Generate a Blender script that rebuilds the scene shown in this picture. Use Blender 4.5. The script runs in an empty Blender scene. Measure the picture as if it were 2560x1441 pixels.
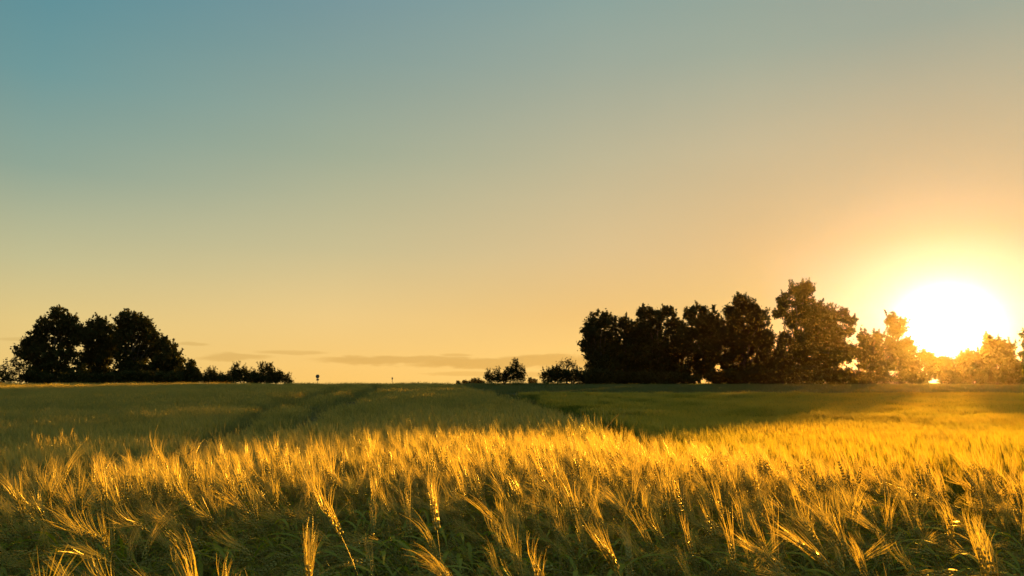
import bpy, math, random
import numpy as np
from mathutils import Vector

# ------------------------------------------------------------------ camera, sky, sun, exposure
S = bpy.context.scene
COL = S.collection
W_PX, H_PX, F_PX = 2560.0, 1441.0, 1849.0          # size of the photograph and its focal length in pixels
PITCH = math.atan((955.0 - H_PX / 2) / F_PX)
EYE = 1.45

cam_data = bpy.data.cameras.new("camera")
cam = bpy.data.objects.new("camera", cam_data)
COL.objects.link(cam)
cam_data.lens = 36.0 * F_PX / W_PX
cam_data.sensor_width = 36.0
cam_data.clip_start = 0.05
cam_data.clip_end = 6000.0
cam.location = (0, 0, EYE)
cam.rotation_euler = (math.pi / 2 + PITCH, 0, 0)
cam_data.dof.use_dof = True
cam_data.dof.focus_distance = 4.0
cam_data.dof.aperture_fstop = 8.0
S.camera = cam


def ray(px, py):
    """World direction through a point of the photograph (pixels of the 2560 x 1441 picture)."""
    x, y = (px - W_PX / 2) / F_PX, -(py - H_PX / 2) / F_PX
    c, s = math.cos(PITCH), math.sin(PITCH)
    return np.array([x, c - s * y, s + c * y])


def at(px, py, Y):
    d = ray(px, py)
    t = Y / d[1]
    return np.array([d[0] * t, Y, EYE + d[2] * t])


sun_dir = ray(2370, 832)
sun_dir = sun_dir / np.linalg.norm(sun_dir)
SUN_EL = math.asin(sun_dir[2])
SUN_AZ = math.atan2(sun_dir[0], sun_dir[1])         # clockwise from +Y

S.view_settings.view_transform = 'Standard'
S.view_settings.look = 'None'
S.view_settings.gamma = 1.0
S.view_settings.exposure = 2.0
EXPO = 2.0 ** 2.0

sun_data = bpy.data.lights.new("sun", 'SUN')
sun_data.energy = 5.0
sun_data.angle = math.radians(0.55)
sun_data.color = (1.0, 0.44, 0.04)
sun = bpy.data.objects.new("sun", sun_data)
sun.rotation_euler = Vector(sun_dir).to_track_quat('Z', 'Y').to_euler()
sun.location = (60, 100, 40)
COL.objects.link(sun)


def lin(c):
    return tuple(((v / 255) / 12.92 if v / 255 <= 0.04045 else ((v / 255 + 0.055) / 1.055) ** 2.4) for v in c)


class NT:
    """Small helper that writes shader node trees."""
    def __init__(self, tree):
        self.t = tree
        tree.nodes.clear()

    def n(self, kind, **kw):
        nd = self.t.nodes.new(kind)
        for k, v in kw.items():
            setattr(nd, k, v)
        return nd

    def put(self, sock, v):
        if isinstance(v, bpy.types.NodeSocket):
            self.t.links.new(v, sock)
        elif v is not None:
            sock.default_value = v

    def m(self, op, a, b=None, c=None, clamp=False):
        nd = self.n('ShaderNodeMath', operation=op, use_clamp=clamp)
        for i, v in enumerate((a, b, c)):
            if v is not None:
                self.put(nd.inputs[i], v)
        return nd.outputs[0]

    def step(self, v, a, b):
        nd = self.n('ShaderNodeMapRange', interpolation_type='SMOOTHSTEP')
        self.put(nd.inputs[0], v)
        nd.inputs[1].default_value, nd.inputs[2].default_value = a, b
        return nd.outputs[0]

    def linstep(self, v, a, b):
        nd = self.n('ShaderNodeMapRange')
        self.put(nd.inputs[0], v)
        nd.inputs[1].default_value, nd.inputs[2].default_value = a, b
        return nd.outputs[0]

    def mix(self, f, a, b, blend='MIX'):
        nd = self.n('ShaderNodeMix', data_type='RGBA', blend_type=blend)
        nd.clamp_factor = False
        self.put(nd.inputs[0], f)
        for i, v in ((6, a), (7, b)):
            self.put(nd.inputs[i], v if isinstance(v, bpy.types.NodeSocket) else (*v[:3], 1.0))
        return nd.outputs[2]

    def ramp(self, f, stops, interp='LINEAR'):
        nd = self.n('ShaderNodeValToRGB')
        cr = nd.color_ramp
        cr.interpolation = interp
        while len(cr.elements) < len(stops):
            cr.elements.new(0.5)
        for e, (p, c) in zip(cr.elements, stops):
            e.position = p
            e.color = (*c, 1.0)
        self.put(nd.inputs[0], f)
        return nd.outputs[0]


def build_world():
    w = bpy.data.worlds.new("World")
    S.world = w
    w.use_nodes = True
    T = NT(w.node_tree)
    out = T.n('ShaderNodeOutputWorld')
    bg = T.n('ShaderNodeBackground')
    bg.inputs['Strength'].default_value = 1.0
    T.t.links.new(bg.outputs[0], out.inputs[0])
    tc = T.n('ShaderNodeTexCoord')
    nrm = T.n('ShaderNodeVectorMath', operation='NORMALIZE')
    T.put(nrm.inputs[0], tc.outputs['Generated'])
    sep = T.n('ShaderNodeSeparateXYZ')
    T.put(sep.inputs[0], nrm.outputs[0])
    X, Y, Z = sep.outputs
    DEG = 180 / math.pi
    el = T.m('MULTIPLY', T.m('ARCSINE', Z), DEG)
    az = T.m('MULTIPLY', T.m('ARCTAN2', X, Y), DEG)                  # 0 straight ahead, positive to the right
    dphi = T.m('SUBTRACT', az, math.degrees(SUN_AZ))
    phi = T.m('ABSOLUTE', T.m('WRAP', dphi, 180.0, -180.0))
    dot = T.n('ShaderNodeVectorMath', operation='DOT_PRODUCT')
    T.put(dot.inputs[0], nrm.outputs[0])
    dot.inputs[1].default_value = tuple(sun_dir)
    ang = T.m('MULTIPLY', T.m('ARCCOSINE', T.m('MINIMUM', dot.outputs['Value'], 1.0)), DEG)
    # evening colours of the clear air: elevation ramps at five azimuths away from the sun
    e = T.m('DIVIDE', T.m('MAXIMUM', el, 0.0), 90.0)
    rows = {
        2:  [(0, (255, 209, 164)), (5, (255, 211, 186)), (10, (223, 186, 129)), (17, (196, 177, 138)), (24, (156, 165, 148)), (32, (142, 155, 150)), (60, (128, 152, 140)), (90, (134, 149, 128))],
        12:  [(0, (255, 184, 97)), (5, (227, 186, 112)), (10, (218, 182, 126)), (17, (197, 181, 143)), (24, (159, 169, 150)), (31, (136, 160, 153)), (60, (128, 152, 140)), (90, (134, 149, 128))],
        24:  [(0, (254, 208, 119)), (5, (236, 190, 114)), (10, (218, 189, 136)), (17, (189, 181, 146)), (24, (156, 168, 152)), (30, (132, 161, 156)), (60, (128, 152, 140)), (90, (134, 149, 128))],
        44:  [(0, (254, 203, 111)), (5, (238, 202, 132)), (10, (203, 190, 143)), (17, (162, 172, 146)), (24, (132, 158, 152)), (30, (112, 147, 156)), (60, (128, 152, 140)), (90, (134, 149, 128))],
        64:  [(0, (244, 202, 117)), (4, (230, 201, 130)), (8, (197, 190, 143)), (14, (145, 166, 148)), (20, (111, 153, 153)), (27, (86, 140, 152)), (60, (128, 152, 140)), (90, (134, 149, 128))],
        130: [(0, (96, 92, 84)), (6, (92, 94, 90)), (15, (78, 92, 98)), (25, (62, 86, 98)), (35, (106, 130, 126)), (50, (120, 139, 130)), (70, (130, 147, 130)), (90, (134, 149, 128))],
    }
    col, prev = None, None
    for ph, st in rows.items():
        c = T.ramp(e, [(p / 90.0, lin(v)) for p, v in st])
        col = c if col is None else T.mix(T.linstep(phi, prev, ph), col, c)
        prev = ph
    # low bars of thin evening cloud, mostly left of the sun
    def cloud_noise(sx, sy, off, detail):
        cb = T.n('ShaderNodeCombineXYZ')
        T.put(cb.inputs[0], T.m('MULTIPLY', az, sx))
        T.put(cb.inputs[1], T.m('MULTIPLY', el, sy))
        cb.inputs[2].default_value = off
        nz = T.n('ShaderNodeTexNoise')
        nz.inputs['Scale'].default_value = 1.0
        nz.inputs['Detail'].default_value = detail
        nz.inputs['Roughness'].default_value = 0.55
        T.put(nz.inputs['Vector'], cb.outputs[0])
        return nz.outputs['Fac']
    n1 = cloud_noise(0.22, 1.5, 3.0, 6.0)
    n2 = cloud_noise(0.9, 3.5, 8.0, 4.0)
    warp = T.m('ADD', T.m('MULTIPLY', T.m('SUBTRACT', n1, 0.5), 1.7), T.m('MULTIPLY', T.m('SUBTRACT', n2, 0.5), 0.7))
    mask = None
    # (azimuth, elevation, half width, half height, weight) in degrees
    bars = [(-8.5, 1.62, 6.5, 0.34, 0.75), (-1.5, 1.42, 7.0, 0.42, 0.85), (4.0, 1.65, 6.0, 0.42, 0.9), (9.0, 1.3, 9.0, 0.5, 0.7),
            (-20.5, 1.75, 2.6, 0.28, 0.6), (-23.3, 2.65, 1.1, 0.16, 0.5), (-16.5, 2.2, 2.6, 0.18, 0.5), (-4.3, 2.05, 1.3, 0.13, 0.55),
            (-33.5, 2.7, 1.4, 0.12, 0.4), (-2.0, 0.62, 5.0, 0.2, 0.5), (5.5, 0.55, 6.0, 0.3, 0.6)]
    for a0, e0, hw, hh, wt in bars:
        dx = T.m('DIVIDE', T.m('SUBTRACT', az, a0), hw)
        dy = T.m('DIVIDE', T.m('ADD', T.m('SUBTRACT', el, e0), T.m('MULTIPLY', warp, 0.45 * hh / 0.3)), hh)
        r2 = T.m('ADD', T.m('MULTIPLY', dx, dx), T.m('MULTIPLY', dy, dy))
        v = T.m('MULTIPLY', T.step(r2, 1.35, 0.35), wt)
        mask = v if mask is None else T.m('MAXIMUM', mask, v)
    col = T.mix(T.m('MULTIPLY', mask, 0.95), col, T.mix(1.0, col, (0.72, 0.66, 0.55), 'MULTIPLY'))
    # very faint veils of high haze
    veil = cloud_noise(0.035, 0.12, 21.0, 5.0)
    vs = T.n('ShaderNodeVectorMath', operation='SCALE')
    T.put(vs.inputs[0], col)
    T.put(vs.inputs['Scale'], T.m('ADD', 0.96, T.m('MULTIPLY', veil, 0.08)))
    col = vs.outputs[0]
    # light of the low sun spread by the air around it
    def lobe(sig, amp, c, pw):
        g = T.m('MULTIPLY', T.m('EXPONENT', T.m('MULTIPLY', T.m('POWER', T.m('DIVIDE', ang, sig), pw), -1.0)), amp)
        nd = T.n('ShaderNodeVectorMath', operation='SCALE')
        nd.inputs[0].default_value = c
        T.put(nd.inputs['Scale'], g)
        return nd.outputs[0]
    for sig, amp, pw, c in ((2.0, 3.6, 2.0, (1.0, 0.96, 1.0)), (2.5, 1.05, 1.0, (0.8, 0.80, 1.25))):
        ad = T.n('ShaderNodeVectorMath', operation='ADD')
        T.put(ad.inputs[0], col)
        T.put(ad.inputs[1], lobe(sig, amp, c, pw))
        col = ad.outputs[0]
    # the physical sky model adds its share
    sky = T.n('ShaderNodeTexSky', sky_type='NISHITA')
    sky.sun_disc = False
    sky.sun_elevation = SUN_EL
    sky.sun_rotation = SUN_AZ
    sk = T.n('ShaderNodeVectorMath', operation='SCALE')
    T.put(sk.inputs[0], sky.outputs[0])
    sk.inputs['Scale'].default_value = SKY_SHARE
    sc = T.n('ShaderNodeVectorMath', operation='SCALE')
    T.put(sc.inputs[0], col)
    sc.inputs['Scale'].default_value = SKY_LEVEL / EXPO
    fin = T.n('ShaderNodeVectorMath', operation='ADD')
    T.put(fin.inputs[0], sc.outputs[0])
    T.put(fin.inputs[1], sk.outputs[0])
    T.put(bg.inputs['Color'], fin.outputs[0])
    w.cycles.sampling_method = 'MANUAL'
    w.cycles.sample_map_resolution = 512


SKY_SHARE = 0.003
SKY_LEVEL = 0.96
build_world()

S.render.engine = 'CYCLES'
cy = S.cycles
cy.max_bounces = 5
cy.diffuse_bounces = 3
cy.glossy_bounces = 2
cy.transmission_bounces = 4
cy.transparent_max_bounces = 6
cy.volume_bounces = 0
cy.use_denoising = True
cy.sample_clamp_indirect = 3.0
cy.sample_clamp_direct = 0.0
cy.caustics_reflective = False
cy.caustics_refractive = False

rng = np.random.default_rng(11)
random.seed(5)


# ------------------------------------------------------------------ helpers
class MB:
    """Collects triangles, quads and tubes; build() links them as ONE mesh object."""
    def __init__(self):
        self.v, self.f3, self.f4, self.n = [], [], [], 0

    def add(self, verts, tris=None, quads=None):
        verts = np.asarray(verts, float).reshape(-1, 3)
        if tris is not None and len(tris):
            self.f3.append(np.asarray(tris, np.int64).reshape(-1, 3) + self.n)
        if quads is not None and len(quads):
            self.f4.append(np.asarray(quads, np.int64).reshape(-1, 4) + self.n)
        self.v.append(verts)
        self.n += len(verts)

    def tube(self, pts, radii, sides=5, cap=False):
        pts = np.asarray(pts, float)
        k = len(pts)
        tan = np.gradient(pts, axis=0)
        tan /= np.linalg.norm(tan, axis=1)[:, None] + 1e-12
        ref = np.array([0.0, 1.0, 0.02]) if abs(tan[:, 1]).max() < 0.9 else np.array([1.0, 0.0, 0.03])
        a = np.cross(tan, ref)
        a /= np.linalg.norm(a, axis=1)[:, None] + 1e-12
        b = np.cross(tan, a)
        th = np.arange(sides) * 2 * math.pi / sides
        r = np.asarray(radii, float).reshape(-1, 1, 1) * np.ones((k, 1, 1))
        ring = pts[:, None, :] + r * (a[:, None, :] * np.cos(th)[None, :, None] + b[:, None, :] * np.sin(th)[None, :, None])
        i = np.arange(k - 1)[:, None] * sides
        j = np.arange(sides)[None, :]
        jn = (j + 1) % sides
        q = np.stack([i + j, i + jn, i + sides + jn, i + sides + j], -1).reshape(-1, 4)
        self.add(ring.reshape(-1, 3), quads=q)
        if cap:
            for base, p in ((0, pts[0]), ((k - 1) * sides, pts[-1])):
                c = [ring.reshape(-1, 3)[base + s] for s in range(sides)] + [p]
                self.add(c, tris=[(s, (s + 1) % sides, sides) for s in range(sides)])

    def mesh(self, name, mat, smooth=False):
        me = bpy.data.meshes.new(name)
        v = np.concatenate(self.v)
        t = np.concatenate(self.f3) if self.f3 else np.zeros((0, 3), np.int64)
        q = np.concatenate(self.f4) if self.f4 else np.zeros((0, 4), np.int64)
        me.vertices.add(len(v))
        me.vertices.foreach_set('co', v.astype(np.float32).ravel())
        li = np.concatenate([t.ravel(), q.ravel()]).astype(np.int32)
        me.loops.add(len(li))
        me.loops.foreach_set('vertex_index', li)
        tot = np.concatenate([np.full(len(t), 3), np.full(len(q), 4)])
        me.polygons.add(len(tot))
        st = np.concatenate([[0], np.cumsum(tot)[:-1]]).astype(np.int32)
        me.polygons.foreach_set('loop_start', st)
        me.polygons.foreach_set('use_smooth', np.full(len(tot), smooth))
        me.update(calc_edges=True)
        me.validate()
        for mm in (mat if isinstance(mat, (list, tuple)) else [mat]):
            me.materials.append(mm)
        return me

    def build(self, name, mat, parent=None, smooth=False):
        o = bpy.data.objects.new(name, self.mesh(name, mat, smooth))
        COL.objects.link(o)
        if parent is not None:
            o.parent = parent
        return o


def tag(o, label=None, cat=None, group=None, kind=None):
    for k, v in (('label', label), ('category', cat), ('group', group), ('kind', kind)):
        if v:
            o[k] = v
    return o


def empty(name, loc, rz=0.0):
    o = bpy.data.objects.new(name, None)
    o.empty_display_size = 0.3
    o.location = loc
    o.rotation_euler = (0, 0, rz)
    COL.objects.link(o)
    return o


def smooth(x, a, b):
    t = np.clip((np.asarray(x, float) - a) / (b - a), 0, 1)
    return t * t * (3 - 2 * t)


# ------------------------------------------------------------------ materials
def leafy(name, c1, c2, trans, gloss=0.08, rough=0.4, scale=3.0, obj_var=0.0):
    """Thin plant tissue: reflects, lets light through and shines a little."""
    m = bpy.data.materials.new(name)
    m.use_nodes = True
    T = NT(m.node_tree)
    out = T.n('ShaderNodeOutputMaterial')
    tc = T.n('ShaderNodeTexCoord')
    nz = T.n('ShaderNodeTexNoise')
    nz.inputs['Scale'].default_value = scale
    nz.inputs['Detail'].default_value = 3.0
    T.put(nz.inputs['Vector'], tc.outputs['Object'])
    f = T.step(nz.outputs['Fac'], 0.36, 0.64)
    if obj_var:
        oi = T.n('ShaderNodeObjectInfo')
        f = T.m('ADD', T.m('MULTIPLY', f, 1 - obj_var), T.m('MULTIPLY', oi.outputs['Random'], obj_var))
    geo = T.n('ShaderNodeNewGeometry')                       # slow random drift between both colours over the land
    nb = T.n('ShaderNodeTexNoise')
    nb.inputs['Scale'].default_value = 0.22
    nb.inputs['Detail'].default_value = 4.0
    T.put(nb.inputs['Vector'], geo.outputs['Position'])
    f = T.m('ADD', T.m('MULTIPLY', f, 0.55), T.m('MULTIPLY', T.step(nb.outputs['Fac'], 0.38, 0.62), 0.45))
    col = T.mix(f, c1, c2)
    d = T.n('ShaderNodeBsdfDiffuse')
    t = T.n('ShaderNodeBsdfTranslucent')
    g = T.n('ShaderNodeBsdfGlossy')
    g.inputs['Roughness'].default_value = rough
    g.inputs['Color'].default_value = (0.8, 0.76, 0.5, 1)
    T.put(d.inputs['Color'], col)
    T.put(t.inputs['Color'], col)
    a = T.n('ShaderNodeMixShader')
    a.inputs[0].default_value = trans
    T.put(a.inputs[1], d.outputs[0])
    T.put(a.inputs[2], t.outputs[0])
    b = T.n('ShaderNodeMixShader')
    b.inputs[0].default_value = gloss
    T.put(b.inputs[1], a.outputs[0])
    T.put(b.inputs[2], g.outputs[0])
    T.t.links.new(b.outputs[0], out.inputs[0])
    return m


def solid(name, c1, c2, rough=0.8, scale=8.0, metal=0.0):
    m = bpy.data.materials.new(name)
    m.use_nodes = True
    T = NT(m.node_tree)
    out = T.n('ShaderNodeOutputMaterial')
    p = T.n('ShaderNodeBsdfPrincipled')
    p.inputs['Roughness'].default_value = rough
    p.inputs['Metallic'].default_value = metal
    tc = T.n('ShaderNodeTexCoord')
    nz = T.n('ShaderNodeTexNoise')
    nz.inputs['Scale'].default_value = scale
    nz.inputs['Detail'].default_value = 5.0
    T.put(nz.inputs['Vector'], tc.outputs['Object'])
    T.put(p.inputs['Base Color'], T.mix(T.step(nz.outputs['Fac'], 0.35, 0.65), c1, c2))
    T.t.links.new(p.outputs[0], out.inputs[0])
    return m


M_AWN = leafy('barley_awn', (0.38, 0.36, 0.075), (0.76, 0.57, 0.11), 0.64, 0.10, 0.35, 2.0, 0.6)
M_EAR = leafy('barley_ear', (0.26, 0.28, 0.05), (0.44, 0.38, 0.06), 0.35, 0.14, 0.35, 6.0, 0.6)
M_STEM = leafy('barley_stem', (0.17, 0.19, 0.045), (0.38, 0.33, 0.08), 0.3, 0.10, 0.35, 3.0, 0.5)
M_LEAF = leafy('barley_leaf', (0.19, 0.27, 0.012), (0.36, 0.37, 0.020), 0.5, 0.06, 0.35, 4.0, 0.5)
M_GREEN = leafy('green_crop', (0.12, 0.19, 0.018), (0.30, 0.33, 0.035), 0.55, 0.08, 0.4, 0.5, 0.6)
M_GREENAWN = leafy('green_crop_awn', (0.38, 0.37, 0.04), (0.70, 0.52, 0.055), 0.64, 0.10, 0.4, 0.5, 0.6)
M_GRASS = leafy('meadow_grass', (0.09, 0.13, 0.03), (0.17, 0.18, 0.05), 0.45, 0.06, 0.4, 0.6, 0.4)
M_VERGE = leafy('verge_grass', (0.07, 0.11, 0.02), (0.15, 0.16, 0.035), 0.4, 0.05, 0.4, 0.6, 0.4)
M_TREE = leafy('tree_leaf', (0.028, 0.036, 0.010), (0.046, 0.052, 0.014), 0.15, 0.015, 0.45, 0.35)
M_BUSH = leafy('bush_leaf', (0.028, 0.036, 0.010), (0.048, 0.052, 0.015), 0.15, 0.015, 0.45, 0.6)
M_BARK = solid('bark', (0.045, 0.036, 0.026), (0.085, 0.068, 0.05), 0.9, 6.0)
M_POLE = solid('galvanised_steel', (0.16, 0.16, 0.16), (0.24, 0.24, 0.24), 0.5, 20.0, 0.6)
M_SIGN = solid('sign_back', (0.10, 0.10, 0.10), (0.16, 0.16, 0.16), 0.6, 9.0)
M_SEED = leafy('dry_stalk', (0.16, 0.10, 0.04), (0.28, 0.18, 0.07), 0.3, 0.08, 0.4, 6.0)

# ------------------------------------------------------------------ ground
def edge_x(y):
    """x of the edge between the barley and the lower green crop on its right."""
    y = np.asarray(y, float)
    return np.interp(y, [0, 3.0, 3.9, 5.2, 7.0, 10, 16, 28, 52, 95, 200],
                     [4.5, 3.9, 2.9, 1.9, 1.25, 1.4, 1.9, 1.8, -1.4, -8.0, -20])


LEFT_Y, LEFT_Z = [-20, 0, 4, 7, 10, 15, 20, 25, 35, 45, 60, 80, 94, 110, 300], [0, 0, -0.02, -0.10, -0.22, -0.42, -0.57, -0.66, -0.61, -0.46, -0.26, 0.0, 0.11, 0.11, 0.11]
RIGHT_Y, RIGHT_Z = [-20, 0, 3.5, 5, 7, 10, 14, 20, 27, 35, 43, 49, 51, 54, 65, 80, 112, 300], [0, 0, 0, -0.06, -0.18, -0.36, -0.52, -0.64, -0.64, -0.53, -0.34, -0.15, -0.4, -0.4, 0.3, 0.7, 0.98, 0.98]


def spline(v, xs, ys):
    """Broken line with its corners rounded."""
    v = np.asarray(v, float)
    w = np.clip(0.09 * np.abs(v), 0.3, 4.0)
    return sum(np.interp(v + k * w, xs, ys) for k in (-1, -0.5, 0, 0.5, 1)) / 5


def ground_z(x, y):
    x, y = np.asarray(x, float), np.asarray(y, float)
    r = np.hypot(x, y)
    # the land falls away behind the front belt of barley and climbs again to the crest
    left = spline(y, LEFT_Y, LEFT_Z) - 0.9 * smooth(y, 102, 170) - 0.055 * np.clip(-x - 0.8, 0, 6) * smooth(y, 2.5, 5) * (1 - smooth(y, 12, 40))
    right = spline(y, RIGHT_Y, RIGHT_Z) - 1.2 * smooth(y, 135, 190)
    s = smooth(x - edge_x(y), -0.1, 0.5 + 0.02 * np.abs(y))
    z = left * (1 - s) + right * s
    z = z - 0.05 * np.exp(-((x - edge_x(y) - 0.4) / (0.35 + 0.01 * y)) ** 2) * (y < 60)
    z = z + 0.03 * np.sin(x * 0.21 + 1.3) * np.cos(y * 0.17) * smooth(r, 6, 25)
    return z - 9.0 * smooth(r, 150, 420) - 8.0 * smooth(r, 400, 600)


def build_ground():
    g = np.concatenate([np.arange(-12, 12.01, 0.5), np.arange(13, 60, 1.5), np.arange(62, 180, 5.0), np.geomspace(185, 600, 20)])
    xs = np.unique(np.concatenate([g, -g]))
    ys = np.unique(np.concatenate([g, -g[g > 12]]))
    X, Y = np.meshgrid(xs, ys)
    Z = ground_z(X, Y)
    nx, ny = len(xs), len(ys)
    i = np.arange(ny - 1)[:, None] * nx + np.arange(nx - 1)[None, :]
    q = np.stack([i, i + 1, i + 1 + nx, i + nx], -1).reshape(-1, 4)
    b = MB()
    b.add(np.stack([X, Y, Z], -1).reshape(-1, 3), quads=q)
    m = solid('soil_and_stubble', (0.030, 0.034, 0.012), (0.055, 0.052, 0.020), 0.95, 0.7)
    return tag(b.build('ground', m, smooth=True), kind='structure')


build_ground()

# ------------------------------------------------------------------ barley
def bent_axis(h, lean, nod, n=13, x0=0.0):
    """Stalk centre line in its own x-z plane: leans, then nods over towards +x near its top."""
    s = np.linspace(0, 1, n)
    a = lean * s + nod * (smooth(s, 0.76, 1.04) if nod > 1 else smooth(s, 0.62, 1.05))
    ds = h / (n - 1)
    x = np.concatenate([[0], np.cumsum(np.sin(a[1:]) * ds)])
    z = np.concatenate([[0], np.cumsum(np.cos(a[1:]) * ds)])
    return np.stack([x, np.zeros(n), z], -1), a[-1]


def ribbon(mb, pts, width, side):
    pts = np.asarray(pts, float)
    w = np.asarray(width, float).reshape(-1, 1)
    k = len(pts)
    v = np.concatenate([pts - side * w / 2, pts + side * w / 2])
    i = np.arange(k - 1)
    mb.add(v, quads=np.stack([i, i + 1, i + 1 + k, i + k], -1))


def perp(t, r):
    a = np.cross(t, [0.0, 1.0, 0.0])
    if np.linalg.norm(a) < 1e-3:
        a = np.array([1.0, 0, 0])
    a /= np.linalg.norm(a)
    b = np.cross(t, a)
    return a * math.cos(r) + b * math.sin(r)


def make_stalk(r, h, lean, nod, awn_w, rows=3, nodes=9, leaves=2, awn_len=0.125, awn_every=1, plump=1.0):
    """One bearded barley stalk -> mesh builders for stem, ear, awns and leaf blades."""
    stem, ear, awns, blades = MB(), MB(), MB(), []
    ax, a_end = bent_axis(h, lean, nod)
    stem.tube(ax, np.linspace(0.0019, 0.0011, len(ax)), 4)
    p = ax[-1].copy()
    a = a_end
    L = r.uniform(0.065, 0.1)
    awn_len *= r.uniform(0.72, 1.15)
    sway = r.normal(0, 0.16, 3)
    curl = r.uniform(0.1, 0.6) * (1 if nod > 0.5 else 0.4)
    for k in range(nodes):
        t = np.array([math.sin(a), 0, math.cos(a)])
        for j in range(rows):
            ang = j * 2 * math.pi / rows + (k % 2) * math.pi / rows + r.uniform(-0.2, 0.2)
            o = perp(t, ang)
            taper = 1.0 - 0.45 * (k / nodes) ** 2
            c = p + o * 0.0042 * taper * plump
            d = t * 0.95 + o * 0.28
            d /= np.linalg.norm(d)
            u = np.cross(d, o)
            u /= np.linalg.norm(u) + 1e-9
            n2 = np.cross(d, u)
            kl, kw = 0.0135 * taper * plump, 0.0036 * taper * plump
            mid = c + d * kl * 0.42
            tip = c + d * kl
            ear.add([c, mid + u * kw, mid + n2 * kw, mid - u * kw, mid - n2 * kw, tip],
                    tris=[(0, 1, 2), (0, 2, 3), (0, 3, 4), (0, 4, 1), (5, 2, 1), (5, 3, 2), (5, 4, 3), (5, 1, 4)])
            if (k * rows + j) % awn_every == 0:
                sp = r.uniform(0.0, 0.13)
                d1 = t + o * sp
                d1 /= np.linalg.norm(d1)
                d2 = t * 1.0 + o * sp * 1.2 + np.array([0, 0, -0.10 if nod > 1 else 0.03]) + sway + r.normal(0, 0.06, 3)
                d2 /= np.linalg.norm(d2)
                al = awn_len * r.uniform(0.75, 1.1)
                d3 = d2 + (d2 - d1) * 0.9
                d3 /= np.linalg.norm(d3)
                q1 = tip + d1 * al * 0.38
                q2 = q1 + d2 * al * 0.34
                q = [tip - d * 0.002, q1, q2, q2 + d3 * al * 0.28]
                sd = perp(d1, r.uniform(0, math.pi))
                ribbon(awns, q, [awn_w, awn_w * 0.85, awn_w * 0.6, awn_w * 0.2], sd)
        p = p + t * L / nodes
        a += curl / nodes
    for k in range(leaves):
        f = r.uniform(0.62, 0.96) if nod > 1 else r.uniform(0.4, 0.85)
        i = int(f * (len(ax) - 1))
        b = ax[i]
        th = r.uniform(0, 2 * math.pi)
        out = np.array([math.cos(th), math.sin(th), 0])
        ll = r.uniform(0.15, 0.28)
        n = 6
        s = np.linspace(0, 1, n)
        el = r.uniform(0.7, 1.25) - s * r.uniform(1.2, 2.6)
        st = ll / (n - 1)
        pts = [b]
        for q in range(1, n):
            pts.append(pts[-1] + out * math.cos(el[q]) * st + np.array([0, 0, math.sin(el[q]) * st]))
        sd = np.cross(out, [0, 0, 1.0]) + np.array([0, 0, r.uniform(-0.5, 0.5)])
        sd /= np.linalg.norm(sd)
        leaf = MB()
        blades.append(leaf)
        ribbon(leaf, pts, 0.016 * np.sin(np.clip(s * 0.9 + 0.12, 0, 1) * math.pi) + 0.0006, sd)
    return [stem, ear, awns] + blades


def join_mesh(name, parts, mats):
    """Several builders -> one mesh with a material slot for each builder."""
    v, polys, mi, off = [], [], [], 0
    for k, b in enumerate(parts):
        if not b.n:
            continue
        v.append(np.concatenate(b.v))
        for f in b.f3 + b.f4:
            polys.append(f + off)
            mi.append(np.full(len(f), k))
        off += b.n
    me = bpy.data.meshes.new(name)
    v = np.concatenate(v)
    me.vertices.add(len(v))
    me.vertices.foreach_set('co', v.astype(np.float32).ravel())
    li = np.concatenate([p.ravel() for p in polys]).astype(np.int32)
    me.loops.add(len(li))
    me.loops.foreach_set('vertex_index', li)
    tot = np.concatenate([np.full(len(p), p.shape[1]) for p in polys])
    me.polygons.add(len(tot))
    me.polygons.foreach_set('loop_start', np.concatenate([[0], np.cumsum(tot)[:-1]]).astype(np.int32))
    me.polygons.foreach_set('material_index', np.concatenate(mi).astype(np.int32))
    me.update(calc_edges=True)
    me.validate()
    for m in mats:
        me.materials.append(m)
    return me


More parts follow.
